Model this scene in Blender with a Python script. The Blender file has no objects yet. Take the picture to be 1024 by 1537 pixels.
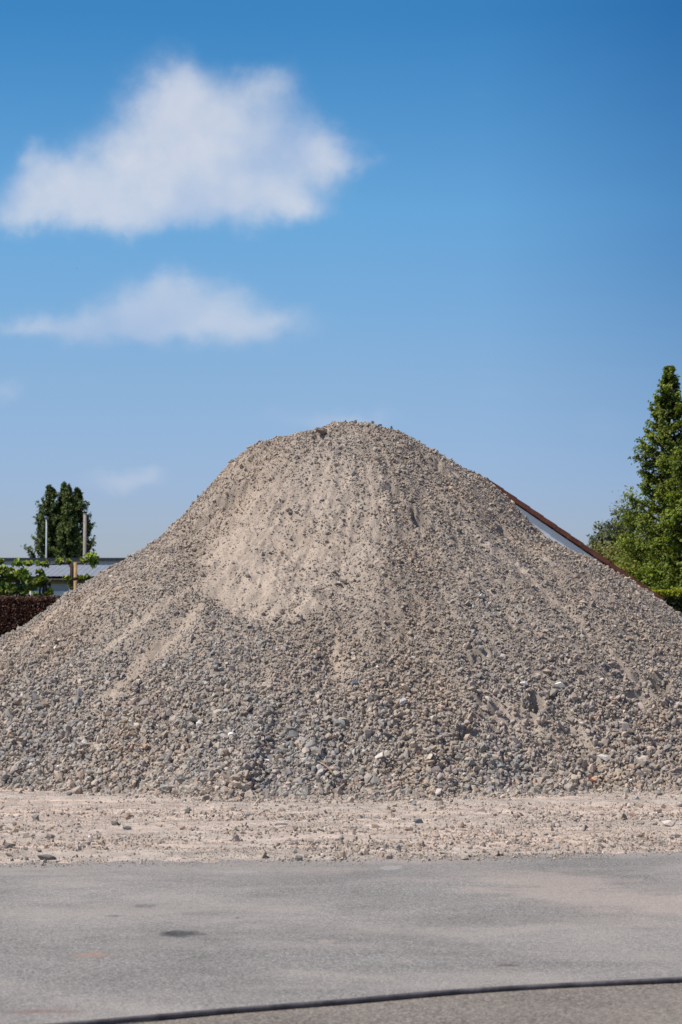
import bpy, bmesh, math, random
import numpy as np
from mathutils import Vector, Matrix

random.seed(7)
RNG = np.random.default_rng(11)
SC = bpy.context.scene
COL = SC.collection
R = math.radians

# ------------------------------------------------------------------ camera
CAM_H, FPX, HOR = 1.6, 3630.0, 950.0
PITCH = math.atan((HOR - 768.5) / FPX)
cd = bpy.data.cameras.new('camera')
cam = bpy.data.objects.new('camera', cd)
COL.objects.link(cam)
cam.location = (0, 0, CAM_H)
cam.rotation_euler = (math.pi / 2 + PITCH, 0, 0)
cd.sensor_width = 36
cd.lens = FPX / 1537 * 36
cd.clip_start, cd.clip_end = 0.5, 6000
cd.dof.use_dof = True
cd.dof.focus_distance = 24.5
cd.dof.aperture_fstop = 6.3
SC.camera = cam


def ray(px, py):
    """direction of a photo pixel, scaled to y = 1"""
    cx, cy = (px - 512) / FPX, (768.5 - py) / FPX
    y = math.cos(PITCH) - cy * math.sin(PITCH)
    z = math.sin(PITCH) + cy * math.cos(PITCH)
    return cx / y, z / y


def at(px, py, Y):
    u, v = ray(px, py)
    return Vector((u * Y, Y, CAM_H + v * Y))


def on_ground(px, py, z=0.0):
    u, v = ray(px, py)
    Y = (z - CAM_H) / v
    return u * Y, Y


# ------------------------------------------------------------------ helpers
def tag(o, label=None, cat=None, group=None, kind=None):
    if label: o['label'] = label
    if cat: o['category'] = cat
    if group: o['group'] = group
    if kind: o['kind'] = kind
    return o


def link(name, me, mat=None, parent=None):
    o = bpy.data.objects.new(name, me)
    COL.objects.link(o)
    if mat: me.materials.append(mat)
    if parent: o.parent = parent
    return o


def thing(name, label, cat, loc=(0, 0, 0), group=None):
    o = bpy.data.objects.new(name, None)
    COL.objects.link(o)
    o.location = loc
    o.empty_display_size = 0.2
    return tag(o, label, cat, group)


def np_mesh(name, V, F, col=None, smooth=False, attrs=None):
    """V (n,3), F (m,k) one polygon size"""
    V = np.asarray(V, np.float32); F = np.asarray(F, np.int32)
    me = bpy.data.meshes.new(name)
    n, m, k = len(V), len(F), F.shape[1]
    me.vertices.add(n); me.loops.add(m * k); me.polygons.add(m)
    me.vertices.foreach_set('co', V.ravel())
    me.loops.foreach_set('vertex_index', F.ravel())
    me.polygons.foreach_set('loop_start', np.arange(0, m * k, k, dtype=np.int32))
    me.polygons.foreach_set('loop_total', np.full(m, k, np.int32))
    me.polygons.foreach_set('use_smooth', np.full(m, smooth, dtype=bool))
    me.update(calc_edges=True)
    if col is not None:
        a = me.attributes.new('col', 'FLOAT_COLOR', 'POINT')
        c = np.ones((n, 4), np.float32); c[:, :3] = col
        a.data.foreach_set('color', c.ravel())
    for nm, arr in (attrs or {}).items():
        a = me.attributes.new(nm, 'FLOAT', 'POINT')
        a.data.foreach_set('value', np.asarray(arr, np.float32).ravel())
    return me


def grid_faces(nx, ny):
    i = np.arange(nx - 1)[None, :] + np.arange(ny - 1)[:, None] * nx
    i = i.ravel()
    return np.stack([i, i + 1, i + nx + 1, i + nx], 1)


def bm_obj(name, bm, mat, parent=None, smooth=False, bevel=0):
    bmesh.ops.recalc_face_normals(bm, faces=bm.faces)
    if bevel:
        bmesh.ops.bevel(bm, geom=list(bm.edges), offset=bevel, segments=2, affect='EDGES', clamp_overlap=True)
    me = bpy.data.meshes.new(name)
    bm.to_mesh(me); bm.free()
    for p in me.polygons: p.use_smooth = smooth
    return link(name, me, mat, parent)


def add_box(bm, x0, x1, y0, y1, z0, z1):
    vs = [bm.verts.new((x, y, z)) for z in (z0, z1) for y in (y0, y1) for x in (x0, x1)]
    for f in ((0, 2, 3, 1), (4, 5, 7, 6), (0, 1, 5, 4), (2, 6, 7, 3), (0, 4, 6, 2), (1, 3, 7, 5)):
        bm.faces.new([vs[i] for i in f])
    return vs


def add_tube(bm, pts, rads, seg=8, cap=True):
    pts = [Vector(p) for p in pts]
    if not hasattr(rads, '__len__'): rads = [rads] * len(pts)
    rings = []
    up = None
    for i, p in enumerate(pts):
        t = (pts[min(i + 1, len(pts) - 1)] - pts[max(i - 1, 0)]).normalized()
        if up is None:
            up = Vector((0, 0, 1)) if abs(t.z) < 0.9 else Vector((1, 0, 0))
        a = t.cross(up).normalized(); b = a.cross(t).normalized(); up = b
        rings.append([bm.verts.new(p + (a * math.cos(q) + b * math.sin(q)) * rads[i])
                      for q in (2 * math.pi * k / seg for k in range(seg))])
    for r0, r1 in zip(rings, rings[1:]):
        for k in range(seg):
            bm.faces.new((r0[k], r0[(k + 1) % seg], r1[(k + 1) % seg], r1[k]))
    if cap:
        bm.faces.new(rings[0]); bm.faces.new(rings[-1])


# ---- numpy noise
_P = np.random.default_rng(3).random((512, 512)).astype(np.float64)


def vnoise(x, y, seed=0):
    x = np.asarray(x, float) + seed * 17.31; y = np.asarray(y, float) + seed * 9.77
    xi = np.floor(x).astype(int); yi = np.floor(y).astype(int)
    fx = x - xi; fy = y - yi
    fx = fx * fx * fx * (fx * (fx * 6 - 15) + 10); fy = fy * fy * fy * (fy * (fy * 6 - 15) + 10)
    a = _P[xi & 511, yi & 511]; b = _P[(xi + 1) & 511, yi & 511]
    c = _P[xi & 511, (yi + 1) & 511]; d = _P[(xi + 1) & 511, (yi + 1) & 511]
    return (a * (1 - fx) + b * fx) * (1 - fy) + (c * (1 - fx) + d * fx) * fy


def fbm(x, y, oct=4, seed=0, gain=0.5):
    s = 0; a = 1; t = 0
    for i in range(oct):
        s = s + a * (vnoise(x * 2 ** i, y * 2 ** i, seed + i * 3) * 2 - 1); t += a; a *= gain
    return s / t


def smooth01(x, a, b):
    t = np.clip((x - a) / (b - a), 0, 1)
    return t * t * (3 - 2 * t)


# ------------------------------------------------------------------ materials
def mat_nodes(name):
    m = bpy.data.materials.new(name); m.use_nodes = True
    nt = m.node_tree
    b = nt.nodes['Principled BSDF']
    b.inputs['Roughness'].default_value = 0.9
    b.inputs['Specular IOR Level'].default_value = 0.25
    return m, nt, b


def N(nt, typ, **kw):
    n = nt.nodes.new(typ)
    for k, v in kw.items():
        if k in ('operation', 'blend_type', 'data_type', 'attribute_name', 'feature', 'interpolation_type', 'noise_dimensions', 'sky_type', 'clamp', 'use_clamp'):
            setattr(n, k, v)
        else:
            n.inputs[int(k[1:]) if k[0] == 'i' and k[1:].isdigit() else k].default_value = v
    return n


def noise_tex(nt, coord, scale, detail=4, rough=0.55):
    n = nt.nodes.new('ShaderNodeTexNoise')
    n.inputs['Scale'].default_value = scale
    n.inputs['Detail'].default_value = detail
    n.inputs['Roughness'].default_value = rough
    nt.links.new(coord, n.inputs['Vector'])
    return n


def ramp(nt, fac, stops):
    r = nt.nodes.new('ShaderNodeValToRGB')
    el = r.color_ramp.elements
    while len(el) < len(stops): el.new(0.5)
    for e, (p, c) in zip(el, stops):
        e.position = p
        e.color = (c[0], c[1], c[2], 1) if hasattr(c, '__len__') else (c, c, c, 1)
    nt.links.new(fac, r.inputs[0])
    return r


def mix(nt, fac, a, b, blend='MIX'):
    m = nt.nodes.new('ShaderNodeMix'); m.data_type = 'RGBA'; m.blend_type = blend
    for s, i in ((fac, 0), (a, 6), (b, 7)):
        if isinstance(s, (int, float)): m.inputs[i].default_value = s
        elif isinstance(s, tuple): m.inputs[i].default_value = (*s, 1)
        else: nt.links.new(s, m.inputs[i])
    return m.outputs[2]


def bump(nt, b, height, strength, dist):
    n = nt.nodes.new('ShaderNodeBump')
    n.inputs['Strength'].default_value = strength
    n.inputs['Distance'].default_value = dist
    nt.links.new(height, n.inputs['Height'])
    nt.links.new(n.outputs[0], b.inputs['Normal'])


def coord(nt):
    return nt.nodes.new('ShaderNodeTexCoord').outputs['Object']


def attr(nt, name, out='Color'):
    a = nt.nodes.new('ShaderNodeAttribute'); a.attribute_name = name
    return a.outputs[out]


def simple_mat(name, c, rough=0.8, var=0.25, scale=8, bmp=0.0, spec=0.3, metal=0.0):
    m, nt, b = mat_nodes(name)
    co = coord(nt)
    n = noise_tex(nt, co, scale, 5)
    r = ramp(nt, n.outputs[0], [(0.3, tuple(v * (1 - var) for v in c)), (0.7, tuple(min(1, v * (1 + var)) for v in c))])
    nt.links.new(r.outputs[0], b.inputs['Base Color'])
    b.inputs['Roughness'].default_value = rough
    b.inputs['Specular IOR Level'].default_value = spec
    b.inputs['Metallic'].default_value = metal
    if bmp: bump(nt, b, noise_tex(nt, co, scale * 6, 4).outputs[0], bmp, 0.01)
    return m


def stone_mat():
    m, nt, b = mat_nodes('crushed_stone')
    co = coord(nt)
    n = noise_tex(nt, co, 90, 4, 0.65)
    f = ramp(nt, n.outputs[0], [(0.25, 0.72), (0.75, 1.22)])
    c = mix(nt, 1.0, attr(nt, 'col'), f.outputs[0], 'MULTIPLY')
    nt.links.new(c, b.inputs['Base Color'])
    b.inputs['Specular IOR Level'].default_value = 0.2
    bump(nt, b, noise_tex(nt, co, 160, 3).outputs[0], 0.5, 0.004)
    return m


def pile_mat():
    m, nt, b = mat_nodes('gravelly_sand')
    co = coord(nt)
    base = attr(nt, 'col')
    n1 = noise_tex(nt, co, 140, 5, 0.7)
    f = ramp(nt, n1.outputs[0], [(0.3, 0.66), (0.5, 1.0), (0.72, 1.3)])
    c = mix(nt, 1.0, base, f.outputs[0], 'MULTIPLY')
    v = nt.nodes.new('ShaderNodeTexVoronoi'); v.inputs['Scale'].default_value = 95
    nt.links.new(co, v.inputs['Vector'])
    sp = ramp(nt, v.outputs['Distance'], [(0.0, 1.0), (0.22, 1.0), (0.34, 0.0)])
    sc = mix(nt, 0.6, v.outputs['Color'], (0.5, 0.5, 0.5), 'MIX')
    sepr = nt.nodes.new('ShaderNodeSeparateColor'); nt.links.new(v.outputs['Color'], sepr.inputs[0])
    gr = ramp(nt, sepr.outputs[0], [(0.0, (0.12, 0.115, 0.11)), (0.5, (0.26, 0.235, 0.21)), (1.0, (0.40, 0.36, 0.32))])
    th = ramp(nt, sepr.outputs[1], [(0.45, 0.0), (0.5, 0.75)])
    fm = nt.nodes.new('ShaderNodeMath'); fm.operation = 'MULTIPLY'
    nt.links.new(sp.outputs[0], fm.inputs[0]); nt.links.new(th.outputs[0], fm.inputs[1])
    c = mix(nt, fm.outputs[0], c, gr.outputs[0])
    nt.links.new(c, b.inputs['Base Color'])
    b.inputs['Specular IOR Level'].default_value = 0.1
    n2 = noise_tex(nt, co, 70, 6, 0.7)
    ad = nt.nodes.new('ShaderNodeMath'); ad.operation = 'MULTIPLY_ADD'; ad.inputs[1].default_value = 0.5
    nt.links.new(fm.outputs[0], ad.inputs[0]); nt.links.new(n2.outputs[0], ad.inputs[2])
    bump(nt, b, ad.outputs[0], 0.9, 0.012)
    return m


def leaf_mat(name, trans=0.3):
    m, nt, b = mat_nodes(name)
    c = attr(nt, 'col')
    nt.links.new(c, b.inputs['Base Color'])
    b.inputs['Roughness'].default_value = 0.55
    b.inputs['Specular IOR Level'].default_value = 0.3
    t = nt.nodes.new('ShaderNodeBsdfTranslucent')
    tc = mix(nt, 1.0, c, (1.3, 1.25, 0.55), 'MULTIPLY')
    nt.links.new(tc, t.inputs['Color'])
    mx = nt.nodes.new('ShaderNodeMixShader'); mx.inputs[0].default_value = trans
    nt.links.new(b.outputs[0], mx.inputs[1]); nt.links.new(t.outputs[0], mx.inputs[2])
    nt.links.new(mx.outputs[0], nt.nodes['Material Output'].inputs[0])
    return m


M_STONE = stone_mat()
M_PILE = pile_mat()
M_LEAF = leaf_mat('green_leaves')
M_DRYLEAF = leaf_mat('brown_leaves', 0.08)
M_BARK = simple_mat('bark', (0.09, 0.065, 0.045), 0.9, 0.4, 20, 0.6)

# ------------------------------------------------------------------ the gravel pile
PC = np.array([0.20, 29.2])          # summit
def _prof(pts, side):
    s = [0.0]; z = []
    for px, py in pts:
        p = at(px, py, PC[1])
        s.append(abs(p.x - PC[0])); z.append(p.z)
    return np.array(s[1:]), np.array(z)

LEFT = [(540, 639), (500, 641), (470, 648), (430, 659), (385, 671), (360, 687), (330, 713), (305, 739), (275, 774), (240, 808), (200, 835), (150, 864),
        (100, 896), (50, 938), (0, 968)]
RIGHT = [(536, 639), (560, 641), (590, 649), (620, 661), (650, 678), (680, 696), (700, 707), (728, 722), (748, 738), (770, 760), (804, 797), (827, 816),
         (858, 829), (890, 841), (921, 861), (953, 877), (982, 897), (1024, 932)]
ls, lz = _prof(LEFT, -1); rs, rz = _prof(RIGHT, 1)
ls = np.append(ls, [5.6, 6.25, 6.6]); lz = np.append(lz, [0.55, 0.06, -0.12])
rs = np.append(rs, [5.3, 6.1, 6.5]); rz = np.append(rz, [0.62, 0.06, -0.12])
fs = np.array([0, .45, .9, 1.3, 1.8, 2.4, 3.2, 4.2, 5.1, 5.6, 5.95, 6.15, 6.5])
fz = np.array([4.11, 4.05, 3.80, 3.48, 3.05, 2.52, 1.90, 1.20, 0.58, 0.27, 0.08, 0.0, -0.12])


TOE = []
for _px, _py in ((-140, 1181), (0, 1184), (60, 1186), (160, 1190), (240, 1194), (295, 1201), (340, 1206), (400, 1203), (450, 1205), (520, 1201), (560, 1203), (650, 1200), (760, 1199), (800, 1195),
                 (850, 1195), (900, 1190), (940, 1193), (1024, 1190), (1160, 1186)):
    _x, _y = on_ground(_px, _py)
    TOE.append((math.atan2(_x - PC[0], PC[1] - _y), math.hypot(_x - PC[0], _y - PC[1]) / 6.12))
TOE = np.array(TOE)


def toe_k(ang):
    return np.interp(ang, TOE[:, 0], TOE[:, 1])


def H0(x, y):
    dx = x - PC[0]; dy = y - PC[1]
    r = np.sqrt(dx * dx + dy * dy) + 1e-6
    c = dx / r
    wl = np.where(c < 0, c * c, 0); wr = np.where(c > 0, c * c, 0); wf = 1 - c * c
    # toe pushed out a little where the photo shows it
    ang = np.arctan2(dx, -dy)
    k = toe_k(ang) + 0.022 * (2 * vnoise(ang * 13 + 40, ang * 0 + 3, 5) - 1) + 0.014 * (2 * vnoise(ang * 45 + 40, ang * 0 + 9, 5) - 1)
    rr = r / (1 + (k - 1) * smooth01(r, 3.6, 6.1))
    return wl * np.interp(rr, ls, lz) + wr * np.interp(rr, rs, rz) + wf * np.interp(rr, fs, fz)


def on_pile(px, py, fn=H0):
    u, v = ray(px, py)
    Y = np.linspace(21.5, 31, 3000)
    d = CAM_H + v * Y - fn(u * Y, Y)
    i = int(np.argmax(d < 0))
    if d[i] >= 0: i = 2000
    return u * Y[i], Y[i]


def seg_dist(x, y, pts):
    """distance to a polyline and position 0..1 along it"""
    best = np.full(np.shape(x), 1e9); par = np.zeros(np.shape(x)); side = np.zeros(np.shape(x))
    n = len(pts) - 1
    for i in range(n):
        ax, ay = pts[i]; bx, by = pts[i + 1]
        L2 = (bx - ax) ** 2 + (by - ay) ** 2
        t = np.clip(((x - ax) * (bx - ax) + (y - ay) * (by - ay)) / L2, 0, 1)
        ex = x - ax - t * (bx - ax); ey = y - ay - t * (by - ay)
        d = np.sqrt(ex ** 2 + ey ** 2)
        m = d < best
        best = np.where(m, d, best); par = np.where(m, (i + t) / n, par)
        side = np.where(m, np.sign(ex * (by - ay) - ey * (bx - ax)), side)
    return best, par, side


PX = lambda pts: [on_pile(*p) for p in pts]
# sandy areas (px, py, radius across in m, radius down slope, strength)
SAND_BLOBS = [(420, 740, 1.15, 1.2, .42), (430, 880, .9, .6, .40), (600, 900, .6, .6, .22), (290, 960, .3, .25, .5), (480, 725, .62, .5, .65), (310, 775, .5, .6, .55),
              (545, 770, .42, .7, .55), (250, 850, .45, .3, .35), (180, 890, .5, .25, .35), (815, 1000, .5, .25, .3), (760, 1085, .55, .30, .75),
              (830, 1110, .5, .28, .6), (505, 990, .13, .42, .8), (470, 915, .4, .2, .9), (690, 860, .55, .5, .35), (640, 830, .3, .3, .4),
              (440, 1010, .6, .35, .25), (985, 1045, .3, .3, .5)]
SAND_LINES = [([(505, 655), (470, 715), (430, 790)], .26, .62), ([(540, 680), (556, 760), (572, 850)], .13, .75), ([(440, 665), (390, 720), (330, 800)], .15, .55), ([(575, 850), (600, 930), (610, 1000)], .10, .45), ([(310, 905), (255, 955), (200, 1005), (145, 1055)], .13, 1.1),
              ([(300, 870), (225, 925), (170, 965), (110, 1010)], .10, .8),
              ([(180, 850), (120, 890), (60, 935), (10, 985)], .12, .8),
              ([(230, 830), (160, 880), (110, 930)], .09, .7),
              ([(700, 800), (770, 850), (850, 905), (905, 960), (950, 1010)], .12, 1.0),
              ([(690, 740), (760, 790), (840, 850), (930, 905), (1015, 955)], .09, .8),
              ([(590, 720), (640, 800), (690, 870)], .10, .5),
              ([(840, 860), (905, 905), (970, 950), (1020, 990)], .07, .6),
              ([(505, 940), (500, 990), (515, 1030)], .10, .8)]
FACE = PX([(312, 772), (372, 722), (450, 706), (520, 708), (566, 742), (586, 800), (572, 850), (540, 902), (500, 908), (470, 888), (440, 908), (398, 946), (352, 930), (322, 906), (292, 886), (276, 845)])


def face_mask(x, y):
    d, t, _ = seg_dist(x, y, FACE + FACE[:1])
    ins = np.zeros(np.shape(x), bool)
    for (ax, ay), (bx, by) in zip(FACE, FACE[1:] + FACE[:1]):
        cr = ((ay > y) != (by > y)) & (x < (bx - ax) * (y - ay) / (by - ay + 1e-12) + ax)
        ins ^= cr
    sd_ = np.where(ins, d, -d)
    fy = np.mean([p[1] for p in FACE])
    soft = np.where(y < fy, .24, .50) * np.where(x > np.mean([p[0] for p in FACE]) + .35, 1.7, 1.0)          # crisp slumped foot, soft upper edge
    return smooth01(sd_ / soft, -.8, 1.0)


SAND_BLOBS = [(*on_pile(a, b), c, d, e) for a, b, c, d, e in SAND_BLOBS]
SAND_LINES = [(PX(p), w, s) for p, w, s in SAND_LINES]
# ridges and gullies (polyline, width, height)
RIDGES = [(PX([(530, 690), (565, 770), (580, 850), (560, 930)]), .30, .11),
          (PX([(280, 780), (255, 880), (200, 960)]), .22, .05),
          (PX([(655, 700), (720, 800), (800, 900), (880, 1000)]), .26, .06),
          (PX([(735, 760), (810, 850), (890, 930), (970, 1010)]), .16, -.06),
          (PX([(310, 905), (255, 955), (200, 1005), (145, 1055)]), .16, -.05),
          (PX([(700, 800), (770, 850), (850, 905), (905, 960), (950, 1010)]), .14, -.06),
          (PX([(505, 940), (500, 990), (515, 1030)]), .12, -.04),
          (PX([(400, 670), (340, 730), (290, 790)]), .16, .06),
          (PX([(490, 690), (400, 710), (320, 770)]), .14, .05)]
# scarps: (px, py, half width, depth, run below)
SCARPS = [(600, 792, .12, .07, .2), (930, 1075, .16, .07, .2),
          (665, 700, .12, .09, .3), (300, 785, .17, .10, .25), (345, 742, .22, .09, .25), (718, 988, .12, .09, .2), (480, 655, .16, .06, .15),
          (700, 1095, .15, .09, .2), (120, 1120, .14, .06, .2), (955, 1010, .2, .08, .2), (245, 800, .15, .08, .2), (645, 690, .10, .08, .2),
          (820, 1150, .2, .05, .2), (590, 735, .12, .07, .2), (760, 800, .10, .06, .2), (855, 880, .14, .06, .2)]
SCARPS = [(*on_pile(a, b), c, d, e) for a, b, c, d, e in SCARPS]
# hollows with steep rims (px, py, half width, half length down the slope, depth)
PITS = [(990, 1036, .14, .15, .25), (955, 1048, .16, .10, .08), (803, 1062, .10, .11, .19), (826, 1058, .06, .06, .07), (735, 1068, .20, .07, .15), (628, 776, .12, .10, .13),
        (300, 792, .13, .09, .08), (348, 748, .10, .08, .07), (722, 990, .09, .07, .08), (248, 800, .10, .08, .07), (660, 702, .08, .10, .08), (770, 1090, .08, .05, .06), (905, 1115, .12, .06, .06)]
PITS = [(*on_pile(a, b), c, d, e) for a, b, c, d, e in PITS]
# the two small fans of fine grit below the scoop
FANS = [(on_pile(310, 905), .42, .075), (on_pile(470, 890), .48, .085), (on_pile(285, 862), .30, .05), (on_pile(560, 960), .5, .05)]


def sand_mask(x, y):
    s = np.zeros(np.shape(x))
    wx = x + 0.10 * fbm(x * 3, y * 3, 3, 41); wy = y + 0.12 * fbm(x * 3, y * 3, 3, 47)
    s = face_mask(x + .5 * (wx - x), y + .5 * (wy - y)) * np.clip(.86 + .42 * fbm(x * 2.6, y * 2.6, 4, 43) + .12 * (26.9 - y) - .06 * (x + .6), .4, 1.08)
    for bx, by, a, b, e in SAND_BLOBS:
        s = np.maximum(s, e * np.exp(-(((wx - bx) / a) ** 2 + ((wy - by) / b) ** 2)))
    for p, w, e in SAND_LINES:
        d, t, _ = seg_dist(wx, wy, p)
        s = np.maximum(s, e * np.exp(-(d / w) ** 2) * (0.55 + 0.45 * np.sin(t * math.pi)))
    return np.clip(s, 0, 1.2)


def polar(x, y):
    dx = x - PC[0]; dy = y - PC[1]
    return np.sqrt(dx * dx + dy * dy), np.arctan2(dx, -dy)


def streak(x, y, f=5.0, seed=0):
    """noise drawn out down the slope"""
    r, a = polar(x, y)
    return fbm(a * f * np.maximum(r, 1.2) / np.maximum(r, 1.2) * 2.2, r * 0.9, 4, 60 + seed)


def H1(x, y):
    """the pile with its gullies, ridges, scarps and fans, without the grain"""
    h = H0(x, y)
    r, a = polar(x, y)
    inside = smooth01(h, 0.0, 0.35)
    lat = smooth01(r, 0.3, 1.5)
    g = 0.055 * fbm(x * 1.3, y * 1.3, 3, 1) + 0.050 * streak(x, y, 3.0) * lat + 0.028 * streak(x, y, 8.0, 9) * lat
    g = g + 0.020 * fbm(x * 5, y * 5, 3, 5)
    for p, w, e in RIDGES:
        d, t, _ = seg_dist(x, y, p)
        g = g + e * np.exp(-(d / w) ** 2) * np.sin(np.clip(t, 0.03, 0.97) * math.pi) ** 0.5
    for (fx, fy), w, e in FANS:
        dx = x - fx; dn = fy - y
        g = g + e * np.clip(1 - np.abs(dx) / (0.10 + 0.55 * np.clip(dn, 0, 2)), 0, 1) * smooth01(dn, -0.06, 0.05) * np.exp(-np.clip(dn, 0, 9) / w)
    for sx, sy, w, dpt, run in SCARPS:
        wob = 0.12 * fbm(x * 7, y * 7 + sx, 3, 71)
        dn = (sy - y) + wob                        # distance down the slope from the lip
        env = np.exp(-((x - sx) / w) ** 4)
        g = g - dpt * env * smooth01(dn, 0.0, 0.018) * (1 - smooth01(dn, 0.08, run))
        g = g + 0.25 * dpt * env * np.exp(-((dn + 0.06) / 0.07) ** 2)
    for sx, sy, pw, pl, pd in PITS:
        q = ((x - sx + .05 * fbm(x * 11, y * 11, 3, 211)) / pw) ** 2 + ((y - sy + .05 * fbm(x * 11, y * 11, 3, 217)) / pl) ** 2
        g = g - pd * (1 - smooth01(q, .45, 1.25)) + .18 * pd * np.exp(-((q - 1.5) / .6) ** 2)
    g = g - 0.05 * face_mask(x, y)
    return h + g * inside


def H(x, y):
    h = H1(x, y)
    inside = smooth01(h, 0.0, 0.3)
    lump = 0.022 * fbm(x * 13, y * 13, 3, 13) + 0.013 * fbm(x * 34, y * 34, 2, 23)
    r, a = polar(x, y)
    lump = lump + 0.022 * fbm(a * 26 + .6 * fbm(x * 2, y * 2, 2, 35), r * 7, 3, 33) * smooth01(r, 0.8, 2)
    return h + lump * inside


def axis(pieces):
    out = []
    for a, b, st in pieces:
        n = max(1, int(round((b - a) / st)))
        out += list(a + (b - a) * np.arange(n) / n)
    out.append(pieces[-1][1])
    return np.array(out)


gx = axis([(-7.2, -4.6, .12), (-4.6, 4.8, .016), (4.8, 7.6, .12)])
gy = axis([(22.0, 29.7, .016), (29.7, 36.2, .12)])
X, Y = np.meshgrid(gx, gy)
Z = H(X, Y)
sm = sand_mask(X, Y)
rr, aa = polar(X, Y)
tone = fbm(X * 2.2, Y * 2.2, 4, 81); tone2 = fbm(X * 9, Y * 9, 3, 85)
sandc = np.array([0.460, 0.382, 0.312]); grav = np.array([0.345, 0.297, 0.250]); warm = np.array([0.345, 0.262, 0.192])
ms = np.clip(1.1 * sm + 0.22 * tone + .12 * tone2, 0, 1)[..., None]
C = grav * (1 - ms) + sandc * ms
wl = np.clip(0.35 + 0.6 * fbm(X * 1.1, Y * 1.1, 3, 91), 0, 1)[..., None] * 0.5
C = C * (1 - wl) + warm * wl
C = C * (1 + 0.16 * tone2 + 0.12 * streak(X, Y, 9, 4))[..., None]
V = np.stack([X.ravel(), Y.ravel(), Z.ravel()], 1)
pile_me = np_mesh('gravel_pile', V, grid_faces(len(gx), len(gy)), C.reshape(-1, 3), True)
pile = link('gravel_pile', pile_me, M_PILE)
tag(pile, 'tall cone shaped pile of grey and beige crushed gravel dumped on the dirt ground', 'gravel pile')


# ---- stone templates
def hull_template(npts, rng, ang=.55):
    bm = bmesh.new()
    for i in range(npts):
        z = 1 - 2 * (i + .5) / npts + rng.normal(0, .12); t = i * 2.39996 + rng.normal(0, .3)
        z = max(-1, min(1, z)); q = math.sqrt(max(0, 1 - z * z)); k = rng.uniform(.78, 1.10)
        p = Vector((q * math.cos(t), q * math.sin(t), z))
        mx = max(abs(c) for c in p)
        p = p * (1 - ang) + (p / mx) * ang * .85          # towards a broken block
        bm.verts.new(p * k)
    r = bmesh.ops.convex_hull(bm, input=bm.verts)
    bmesh.ops.delete(bm, geom=list({g for g in r['geom_interior'] + r['geom_unused'] if isinstance(g, bmesh.types.BMVert)}), context='VERTS')
    bmesh.ops.triangulate(bm, faces=bm.faces)
    bm.verts.ensure_lookup_table(); bm.verts.index_update()
    bmesh.ops.recalc_face_normals(bm, faces=bm.faces)
    v = np.array([w.co[:] for w in bm.verts]); f = np.array([[w.index for w in p.verts] for p in bm.faces])
    bm.free()
    return v, f


T_BIG = [hull_template(int(RNG.integers(11, 16)), RNG) for _ in range(22)]
T_MID = [hull_template(int(RNG.integers(9, 12)), RNG) for _ in range(18)]
T_FINE = [hull_template(7, RNG) for _ in range(10)]

PALETTE = 1.42 * np.array([(0.305, 0.245, 0.190), (0.275, 0.236, 0.195), (0.238, 0.220, 0.198), (0.198, 0.193, 0.184), (0.160, 0.158, 0.153),
                    (0.285, 0.205, 0.146), (0.345, 0.290, 0.235), (0.42, 0.38, 0.33), (0.58, 0.54, 0.49), (0.23, 0.145, 0.11)])
PALETTE_P = np.array([.24, .21, .18, .13, .08, .07, .055, .028, .004, .003])


def rand_rot(n, rng):
    q = rng.normal(size=(n, 4)); q /= np.linalg.norm(q, axis=1)[:, None]
    w, x, y, z = q.T
    return np.stack([1 - 2 * (y * y + z * z), 2 * (x * y - z * w), 2 * (x * z + y * w),
                     2 * (x * y + z * w), 1 - 2 * (x * x + z * z), 2 * (y * z - x * w),
                     2 * (x * z - y * w), 2 * (y * z + x * w), 1 - 2 * (x * x + y * y)], 1).reshape(n, 3, 3)


def stones(pos, size, cols, temps, rng, stretch=(1.08, .82, .58)):
    n = len(pos)
    sc = np.array(stretch)[None, :] * rng.uniform(.70, 1.28, (n, 3)) * (size / 2)[:, None]
    Rm = rand_rot(n, rng)
    ti = rng.integers(0, len(temps), n)
    Vs, Fs, Cs, off = [], [], [], 0
    for t, (tv, tf) in enumerate(temps):
        k = np.where(ti == t)[0]
        if not len(k): continue
        v = tv[None] * sc[k][:, None, :]
        v = np.einsum('nij,nvj->nvi', Rm[k], v) + pos[k][:, None, :]
        Vs.append(v.reshape(-1, 3))
        Fs.append((tf[None] + (off + np.arange(len(k)) * len(tv))[:, None, None]).reshape(-1, 3))
        Cs.append(np.repeat(cols[k], len(tv), 0))
        off += len(k) * len(tv)
    return np.concatenate(Vs), np.concatenate(Fs), np.concatenate(Cs)


def pal(n, rng, dust=None, dustc=(0.425, 0.358, 0.295)):
    c = PALETTE[rng.choice(len(PALETTE), n, p=PALETTE_P / PALETTE_P.sum())]
    c = c * rng.uniform(.60, 1.30, (n, 1)) * rng.uniform(.96, 1.04, (n, 3))
    if dust is not None: c = c * (1 - dust[:, None]) + np.array(dustc) * dust[:, None]
    return c


def merge(parts):
    Vs, Fs, Cs, o = [], [], [], 0
    for v, f, c in parts:
        Vs.append(v); Fs.append(f + o); Cs.append(c); o += len(v)
    return np.concatenate(Vs), np.concatenate(Fs), np.concatenate(Cs)


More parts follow.
